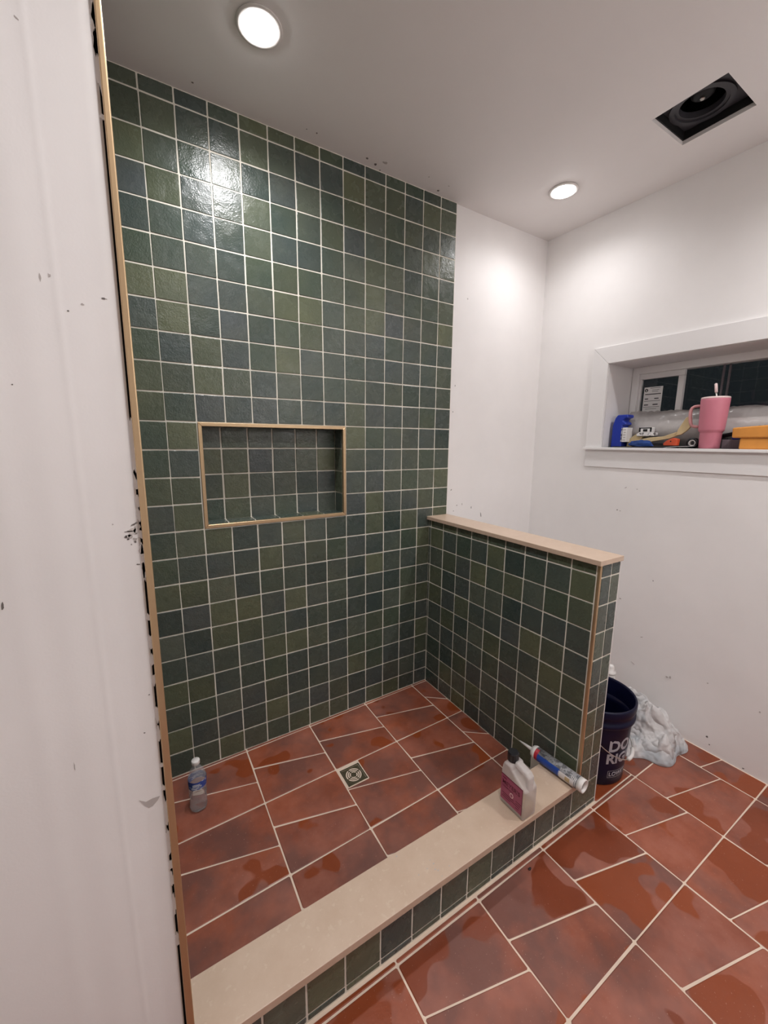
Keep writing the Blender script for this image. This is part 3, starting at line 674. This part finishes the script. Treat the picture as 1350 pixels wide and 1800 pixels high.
# ------------------------------------------------------------------ extractor fan opening in the ceiling
fx, fy = (hx0+hx1)/2, (hy0+hy1)/2; t = thing('extractor_fan', 'uncovered black extractor fan housing set in the ceiling', 'fan', (fx, fy, ZC))
hw, hd_ = (hx1-hx0)/2-.0015, (hy1-hy0)/2-.0015
hs = B()
for a, b in (((-hw, -hd_, .013), (-hw+.003, hd_, .16)), ((hw-.003, -hd_, .013), (hw, hd_, .16)), ((-hw, -hd_, .013), (hw, -hd_+.003, .16)), ((-hw, hd_-.003, .013), (hw, hd_, .16)), ((-hw, -hd_, .157), (hw, hd_, .16))): hs.box(a, b)
hs.obj('housing', M['fandark'], t)
ox, oy = .012, .012
def annul(name, r0, r1, z0, z1, m, sq=False):
    n = 56; v = []; f = []
    for k in range(n):
        a = 2*math.pi*k/n; c_, s_ = math.cos(a), math.sin(a)
        if sq: e = 1e9; e = min(((hw-.004)-math.copysign(ox, c_))/max(abs(c_), 1e-6), ((hd_-.004)-math.copysign(oy, s_))/max(abs(s_), 1e-6)); e = max(e, r0+.002)
        else: e = r1
        v += [(ox+e*c_, oy+e*s_, z0), (ox+r0*c_, oy+r0*s_, z0), (ox+r0*c_, oy+r0*s_, z1), (ox+e*c_, oy+e*s_, z1)]
    for k in range(n): q = (k+1) % n; f += [(4*k, 4*k+1, 4*q+1, 4*q), (4*k+1, 4*k+2, 4*q+2, 4*q+1), (4*q, 4*q+3, 4*k+3, 4*k)]
    return pyobj(name, v, f, M[m], t, False)
annul('scroll_plate', .094, .2, .040, .046, 'fan', True); annul('scroll_ring', .078, .0945, .034, .047, 'fan'); annul('inlet_ring', .066, .0785, .040, .060, 'fan')
B().lathe([(.0, .060), (.022, .060), (.034, .068), (.040, .090), (.042, .150)], 36, c=(ox, oy, 0)).obj('motor', M['fandark'], t, True)
B().lathe([(.0, .052), (.006, .052), (.008, .054), (.008, .061)], 6, c=(ox, oy, 0)).obj('nut', M['steel'], t)
box('wire_clip', (-hw+.018, -.03, .036), (-hw+.026, -.018, .041), M['steel'], t)
# ------------------------------------------------------------------ water bottle
wb = Vector((-1.129, -.192, 0)); wb.z = zsh(wb.x, wb.y); t = thing('water_bottle', 'half empty clear water bottle with blue label standing on the shower floor', 'water bottle', wb)
def crinkle(prof, n=28, amp=.0016, seed=0):
    v = []; f = []
    for r, z in prof:
        for k in range(n):
            a = 2*math.pi*k/n; rr = r*(1+.09*noise.noise(Vector((math.cos(a)*1.6, math.sin(a)*1.6, z*34+seed)))) if r > .015 else r
            v.append((rr*math.cos(a), rr*math.sin(a), z))
    for i in range(len(prof)-1):
        for k in range(n): q = (k+1) % n; f.append((i*n+k, i*n+q, (i+1)*n+q, (i+1)*n+k))
    f.append(tuple(reversed(range(n)))); f.append(tuple((len(prof)-1)*n+k for k in range(n)))
    return v, f
M['petwall'] = make_thin('bottle_wall', (.72, .73, .76), .70, .12, .3)
v, f = crinkle([(.024, 0), (.029, .004), (.031, .012), (.0285, .022), (.031, .034), (.029, .048), (.031, .062), (.0295, .076), (.0312, .090), (.0312, .132), (.030, .138), (.024, .156), (.016, .170), (.0125, .177), (.0125, .188)])
pyobj('body', v, f, M['petwall'], t, True)
v, f = crinkle([(.022, .002), (.0275, .005), (.0292, .012), (.027, .022), (.0292, .034), (.0273, .048), (.029, .058)]); pyobj('water', v, f, M['pet'], t, True)
v, f = crinkle([(.0318, .098), (.0318, .128)]); pyobj('label', v, f[:-2], M['bottlelab'], t, True)
B().lathe([(.0, .200), (.0135, .200), (.0145, .198), (.0145, .186), (.0138, .185)], 28).obj('cap', M['white'], t, True)

# ------------------------------------------------------------------ jug of cleaner on the curb
jz = .194; t = thing('cleaner_jug', 'white translucent jug with plum label and black cap on the curb', 'jug', (-.209, -.899, jz))
# side profile in (y, z); y toward the half-wall end of the jug is negative
JP = [(-.050, 0), (.050, 0), (.050, .122), (.047, .142), (.042, .158), (.012, .158), (.006, .147), (-.040, .116), (-.050, .106)]
B().prism(JP, -.032, .032, ((0, 0, 0), (0, 1, 0), (0, 0, 1), (1, 0, 0))).obj('body', M['jug'], t, bevel=.007, seg=3)
B().prism([(.012, .150), (.012, .167), (.006, .170), (-.038, .161), (-.050, .150), (-.050, .098), (-.034, .108), (-.035, .138), (-.028, .146), (.004, .152)], -.014, .014, ((0, 0, 0), (0, 1, 0), (0, 0, 1), (1, 0, 0))).obj('handle', M['jug'], t, bevel=.006, seg=3)
B().prism([(-.047, .003), (.047, .003), (.047, .045), (-.047, .045)], -.028, .028, ((0, 0, 0), (0, 1, 0), (0, 0, 1), (1, 0, 0))).obj('liquid', M['liquid'], t, bevel=.005)
cp = B(); n = 36; v = []; f = []
for z, r0 in ((.157, .0165), (.160, .0182), (.186, .0182), (.190, .0165)):
    v += [((r0+(.0006 if (k % 2) and r0 > .018 else 0))*math.cos(2*math.pi*k/n), .030+(r0+(.0006 if (k % 2) and r0 > .018 else 0))*math.sin(2*math.pi*k/n), z) for k in range(n)]
for i in range(3):
    for k in range(n): q = (k+1) % n; f.append((i*n+k, i*n+q, (i+1)*n+q, (i+1)*n+k))
f += [tuple(reversed(range(n))), tuple(3*n+k for k in range(n))]; pyobj('cap', v, f, M['black'], t)
lb = box('label', (-.0328, -.043, .018), (-.0318, .046, .114), M['plum'], t)
box('label_band', (-.0331, -.043, .1115), (-.0322, .046, .114), M['plumd'], lb)
box('label_edge', (-.0331, -.043, .018), (-.0322, -.0415, .1115), M['plumd'], lb)
def label_text(txt, size, y, z, m, bold=0):     # reads left to right seen from -x: left is +y
    me = tmesh(txt, size, .0002, bold)
    for q in me.vertices: a, b_, c_ = q.co; q.co = (-.0331-c_, y-a, z+b_-.012)
    o = link('lettering', me, M[m], lb); return o
label_text("MRS.", .009, .040, .111, 'plumd'); label_text("MEYER'S", .0205, .041, .092, 'plumd', .0003); label_text("CLEAN DAY", .0085, .040, .081, 'plumd')
for k, (a, b_) in enumerate(((.040, -.01), (.036, -.018), (.040, .004))): box('print_line', (-.0331, b_, .044-.007*k), (-.0322, a, .0465-.007*k), M['plumd'], lb)
for k in range(4): box('print_line', (-.0331, -.04+.003*k, .052-.008*k), (-.0322, -.018, .0545-.008*k), M['plumd'], lb)
em = B().prism([(math.cos(2*math.pi*k/20)*.0075, math.sin(2*math.pi*k/20)*.0085) for k in range(20)], 0, .0005, ((-.0328, .0, .058), (0, -1, 0), (0, 0, 1), (-1, 0, 0))).obj('emblem', M['pale'], lb)
B().prism([(math.cos(2*math.pi*k/16)*.005, math.sin(2*math.pi*k/16)*.006) for k in range(16)], .0004, .0007, ((-.0328, .0, .058), (0, -1, 0), (0, 0, 1), (-1, 0, 0))).obj('emblem_core', M['plum'], lb)

# ------------------------------------------------------------------ caulk tube lying on the curb
R = .0242; a = Vector((.0385, -.985, .194+R)); d = Vector((-.0135, .2, 0)).normalized(); t = thing('caulk_tube', 'silver and blue caulk tube lying on the curb beside the half wall', 'caulk tube', a)
t.rotation_euler = (0, 0, math.atan2(d.y, d.x)-math.pi/2)
def lathey(prof, n=36, close=False): b_ = B().lathe(prof, n, close); b_.v = [Vector((q.x, q.z, q.y)) for q in b_.v]; return b_   # axis along +y
lathey([(.0205, .0), (.0242, .0), (.0242, .020), (.0205, .020)], 36, True).obj('end_rim', M['white'], t, True)
lathey([(.0, .012), (.0205, .012)]).obj('plunger', M['white'], t)
lathey([(.0239, .018), (.0239, .192)]).obj('barrel', M['silver'], t, True)
def wrap(name, y0, y1, a0, a1, m, r=.0241, n=14):
    v = []; f = []
    for k in range(n+1):
        q = a0+(a1-a0)*k/n; v += [(r*math.cos(q), y0, r*math.sin(q)), (r*math.cos(q), y1, r*math.sin(q))]
    f = [(2*k, 2*k+1, 2*k+3, 2*k+2) for k in range(n)]; pyobj(name, v, f, M[m], t, True)
D = math.radians
wrap('blue_label', .085, .178, D(140), D(232), 'bluelab'); wrap('red_label', .176, .192, D(100), D(240), 'red'); wrap('white_label', .03, .088, D(150), D(232), 'paper'); wrap('badge', .044, .062, D(160), D(200), 'kraft', .0243)
for k in range(4): wrap('bar_print', .024+.005*k, .0262+.005*k, D(120), D(200), 'paper', .0244)
for k in range(5): wrap('bar_print', .050+.028*k, .0505+.028*k+.001, D(70), D(140), 'scuff', .0243)
lathey([(.0, .192), (.0245, .191), (.0245, .200), (.021, .208), (.010, .211), (.0078, .213), (.0, .213)]).obj('collar', M['white'], t, True)
lathey([(.0075, .210), (.0065, .225), (.0022, .272), (.0, .273)], 20).obj('nozzle', M['white'], t, True)

# ------------------------------------------------------------------ bucket
BX, BY, BH = .376, -.808, .345; t = thing('bucket', 'navy blue plastic bucket with grey lettering behind the half wall', 'bucket', (BX, BY, ZF+.001))
rb = lambda z: .128+.016*z/BH
pr = [(.0, .0), (.125, .0), (rb(0), .004)] + [(rb(z), z) for z in (.06, .12, .18, .24, .268)] + [(.151, .270), (.152, .274), (.152, .287), (.147, .290), (.147, .308), (.151, .311), (.1525, .318), (.1525, .340), (.150, .345), (.1455, .345), (.143, .338), (.141, .25), (.126, .008), (.0, .007)]
B().lathe(pr, 64).obj('body', M['navy'], t, True)
bd_ = t.children[0]
def wrap_text(txt, size, ang, z, bold=0, sp=1.0):
    me = tmesh(txt, size, .0003, bold, sp)
    bm = bmesh.new(); bm.from_mesh(me); bmesh.ops.triangulate(bm, faces=bm.faces[:]); bmesh.ops.subdivide_edges(bm, edges=[e for e in bm.edges if e.calc_length() > .02], cuts=2); bm.to_mesh(me); bm.free()
    for q in me.vertices:
        a, b_, c_ = q.co; zz = z+b_; r = rb(zz)+.0006+c_; th = ang+a/r; q.co = (r*math.cos(th), r*math.sin(th), zz)
    return link('lettering', me, M['navytext'], bd_)
A0 = math.radians(236)
wrap_text('DO IT', .070, A0, .163, .0022); wrap_text('RIGHT', .062, A0-.03, .106, .0020); wrap_text("LOWE'S", .026, A0+.12, .045, .0006)
for (z0, z1) in ((.038, .0395), (.069, .0705)):
    v = []; f = []
    for k in range(13): q = A0+.08+.75*k/12; v += [((rb(z0)+.001)*math.cos(q), (rb(z0)+.001)*math.sin(q), z0), ((rb(z1)+.001)*math.cos(q), (rb(z1)+.001)*math.sin(q), z1)]
    pyobj('logo_line', v, [(2*k, 2*k+2, 2*k+3, 2*k+1) for k in range(12)], M['navytext'], bd_)
q = A0+.08; pyobj('logo_line', [((rb(z)+.001)*math.cos(a_), (rb(z)+.001)*math.sin(a_), z) for z in (.038, .0705) for a_ in (q, q+.012)], [(0, 1, 3, 2)], M['navytext'], bd_)
AB = math.radians(286); pts = []
for k in range(25):
    s_ = math.pi*k/24; th = AB-math.pi/2+s_; r = .150+.004*math.sin(s_); pts.append((r*math.cos(th), r*math.sin(th), .268-.148*math.sin(s_)**.9))
B().tube(pts, .0019, 8).obj('bail_wire', M['steel'], t, True)
gp = [Vector(pts[k]) for k in (10, 11, 12, 13, 14)]; B().tube(gp, .0075, 14).obj('grip', M['white'], t, True)
for s_ in (-1, 1):
    th = AB+s_*math.pi/2; u = Vector((math.cos(th), math.sin(th), 0)); B().prism([(-.016, -.014), (.016, -.014), (.016, .012), (-.016, .012)], 0, .010, (Vector((0, 0, .268))+u*.142, (-u.y, u.x, 0), (0, 0, 1), u)).obj('ear', M['navy'], t, bevel=.003)
# ------------------------------------------------------------------ cloth heap by the wall
def ridge(p): return 1-2.2*abs(noise.noise(p))
def heap():
    cxx, cyy = .720, -.845; n, m = 150, 64; v = []; f = []
    for j in range(m+1):
        s_ = j/m
        for i in range(n):
            a = 2*math.pi*i/n; ca, sa_ = math.cos(a), math.sin(a)
            edge = 1+.16*noise.noise(Vector((ca*1.7, sa_*1.7, 4.2)))+.07*math.sin(6*a+1)
            x = cxx+.175*ca*s_*edge; y = cyy+.175*sa_*s_*edge
            wx = x+.02*noise.noise(Vector((x*11, y*11, 2))); wy = y+.02*noise.noise(Vector((x*11, y*11, 7)))
            pk = math.exp(-(((x-.77)/.11)**2+((y+.77)/.13)**2))*.13+math.exp(-(((x-.71)/.11)**2+((y+.90)/.085)**2))*.085
            env = max(0, 1-s_**5)
            r1 = ridge(Vector((wx*10+wy*7, wy*4-wx*5, 1.7))); r2 = ridge(Vector((wx*20-wy*9, wy*13+wx*4, 5.1))); r3 = ridge(Vector((wx*42, wy*36, 8.3)))
            z = (pk*(.70+.30*r1)+.036*r1+.026*r2+.009*r3)*env + .014
            x += (.022*noise.noise(Vector((x*13, y*13, 9)))+.010*noise.noise(Vector((x*30, y*30, 4))))*env; x = min(x, xr(y, .1)-.006-.01*(1+noise.noise(Vector((y*30, z*40, 0)))))
            y += .018*noise.noise(Vector((x*15, y*15, 19)))*env
            if j == m: z = .002
            v.append((x, y, ZF+max(z, .002)))
    for j in range(m):
        for i in range(n): q = (i+1) % n; f.append((j*n+i, (j+1)*n+i, (j+1)*n+q, j*n+q))
    o = pyobj('crumpled_shirt', v, f, M['cloth'], None, True); return tag(o, 'crumpled white cloth heaped on the floor beside the navy bucket', 'cloth')
shirt = heap()
# ------------------------------------------------------------------ white tube standing behind the bucket
t = thing('sealant_tube', 'white tube with domed cap standing behind the navy bucket', 'tube', (.800, -.642, ZF+.001))
B().lathe([(.0, 0), (.023, 0), (.024, .004), (.024, .196), (.0225, .202)], 28).obj('barrel', M['white'], t, True)
B().lathe([(.0245, .202), (.0255, .206), (.0255, .214), (.016, .218), (.015, .240), (.011, .250), (.0, .252)], 28).obj('cap', M['white'], t, True)
for k in range(3):
    v = []; n = 10
    for i in range(n+1): q = D(190)+D(60)*i/n; v += [(.0243*math.cos(q), .0243*math.sin(q), .120+.026*k), (.0243*math.cos(q), .0243*math.sin(q), .138+.026*k)]
    pyobj('print_band', v, [(2*i, 2*i+2, 2*i+3, 2*i+1) for i in range(n)], M['silver'], t)
# ------------------------------------------------------------------ scuffs, chips and crumbs
def on_right(u, v):
    d = ray(u, v); q = CAM+d
    for _ in range(6): q = CAM+d*((xr(q.y, q.z)-CAM.x)/d.x)
    return q
def scuff_r(u, v, w_, h, m='scuff', rot=0):
    q = on_right(u, v); patch('scuff', wall_right, (q.x-.0006, q.y, q.z), (0, -1, 0), (0, 0, 1), (-1, 0, 0), w_, h, M[m], 9, rot)
for a in ((1243, 1295, .010, .007), (1247, 1309, .006, .005), (1307, 1351, .008, .006), (1172, 1190, .012, .008, 'scuff2'), (1178, 1191, .006, .012, 'scuff2'), (1244, 1201, .007, .005, 'scuff2'), (1090, 1052, .010, .006, 'scuff2'), (1100, 857, .014, .004, 'scuff2', .6),
          (1085, 896, .005, .006), (1090, 898, .008, .004, 'scuff2'), (1148, 1021, .004, .006), (1128, 1120, .012, .004, 'scuff2', .5), (1336, 1252, .006, .006, 'scuff2'), (1120, 860, .006, .004, 'scuff2'), (1112, 1165, .020, .003, 'scuff2', -.5)): scuff_r(*a)
def scuff_b(u, v, w_, h, m='scuff', rot=0):
    q = on(u, v, 1, .009); patch('scuff', wall_back, (q.x, .0086, q.z), (1, 0, 0), (0, 0, 1), (0, -1, 0), w_, h, M[m], 9, rot)
for a in ((845, 905, .005, .030, 'scuff', .2), (828, 892, .004, .012), (793, 861, .010, .004, 'scuff', .8), (803, 888, .010, .006, 'scuff2', .9), (822, 525, .006, .008, 'scuff2'), (800, 678, .004, .008), (796, 724, .004, .008), (797, 898, .006, .006, 'scuff2'), (812, 886, .005, .010, 'scuff2')): scuff_b(*a)
def scuff_c(u, v, w_, h, m='scuff', rot=0):
    q = on(u, v, 2, ZC); patch('scuff', ceiling, (q.x, q.y, ZC-.0002), (1, 0, 0), (0, -1, 0), (0, 0, -1), w_, h, M[m], 9, rot)
for a in ((645, 278, .012, .010), (660, 289, .010, .014), (677, 286, .020, .012, 'scuff2'), (668, 299, .006, .006), (770, 335, .012, .010, 'scuff', .6), (754, 311, .006, .006, 'scuff2'), (789, 327, .008, .005, 'scuff2'), (338, 145, .008, .006), (557, 234, .006, .006), (539, 227, .005, .004)): scuff_c(*a)
def scuff_l(u, v, w_, h, m='scuff', rot=0):
    q = on(u, v, 1, -.945); patch('scuff', wall_left, (q.x, -.945-band(q.x)-.0002, q.z), (1, 0, 0), (0, 0, 1), (0, -1, 0), w_, h, M[m], 10, rot, .5)
for a in ((232, 936, .016, .009, 'mudgrey', .6), (240, 930, .009, .014, 'mudgrey', -.4), (226, 944, .009, .008, 'scuff2'), (237, 948, .006, .005, 'scuff2', .4), (246, 968, .004, .008, 'scuff2'), (236, 921, .008, .003, 'scuff', .5), (226, 934, .010, .002), (221, 944, .004, .005), (225, 948, .003, .003), (238, 952, .003, .003), (231, 957, .002, .002), (243, 992, .006, .002), (239, 938, .006, .002, 'scuff2', .6), (71, 488, .002, .008, 'scuff2'), (86, 484, .003, .004, 'scuff2'), (182, 525, .006, .002, 'scuff'), (145, 535, .003, .002, 'scuff2'),
          (28, 31, .006, .002, 'scuff2', -.7), (131, 1345, .001, .012, 'scuff2'), (5, 1066, .003, .010, 'scuff'), (22, 676, .002, .002), (254, 1288, .003, .002), (262, 1221, .002, .002), (120, 547, .002, .002), (198, 922, .002, .002, 'scuff2')): scuff_l(*a)
q = on(264, 1408, 1, -.945); B().prism([(-.016, .010), (-.006, .002), (.004, .004), (.015, .003), (.011, -.004), (.003, -.011), (-.003, -.012), (-.009, -.004)], -.0004, .0006, ((q.x, -.945, q.z), (1, 0, 0), (0, 0, 1), (0, -1, 0))).obj('torn_paper', M['scuff2'], wall_left)
q = on(931, 1527, 2, ZF+.003); cr = B().prism([(-.005, -.002), (.0, -.004), (.006, -.002), (.005, .002), (-.004, .003)], 0, .005).obj('debris_crumb', M['black'], None, bevel=.001); cr.location = (q.x, q.y, ZF+.0005); tag(cr, 'tiny dark crumb on the floor tile near the curb', 'crumb')
for (u, v_, s_) in ((697, 1505, .006), (765, 1528, .006), (770, 1530, .005), (777, 1540, .004), (751, 1527, .004), (736, 1538, .005), (762, 1518, .006), (790, 1522, .004), (756, 1512, .004), (779, 1510, .003)):
    q = on(u, v_, 2, .194); patch('stain', curb, (q.x, q.y, .1938), (1, 0, 0), (0, 1, 0), (0, 0, 1), s_, s_*.6, M['scuff2'], 8)
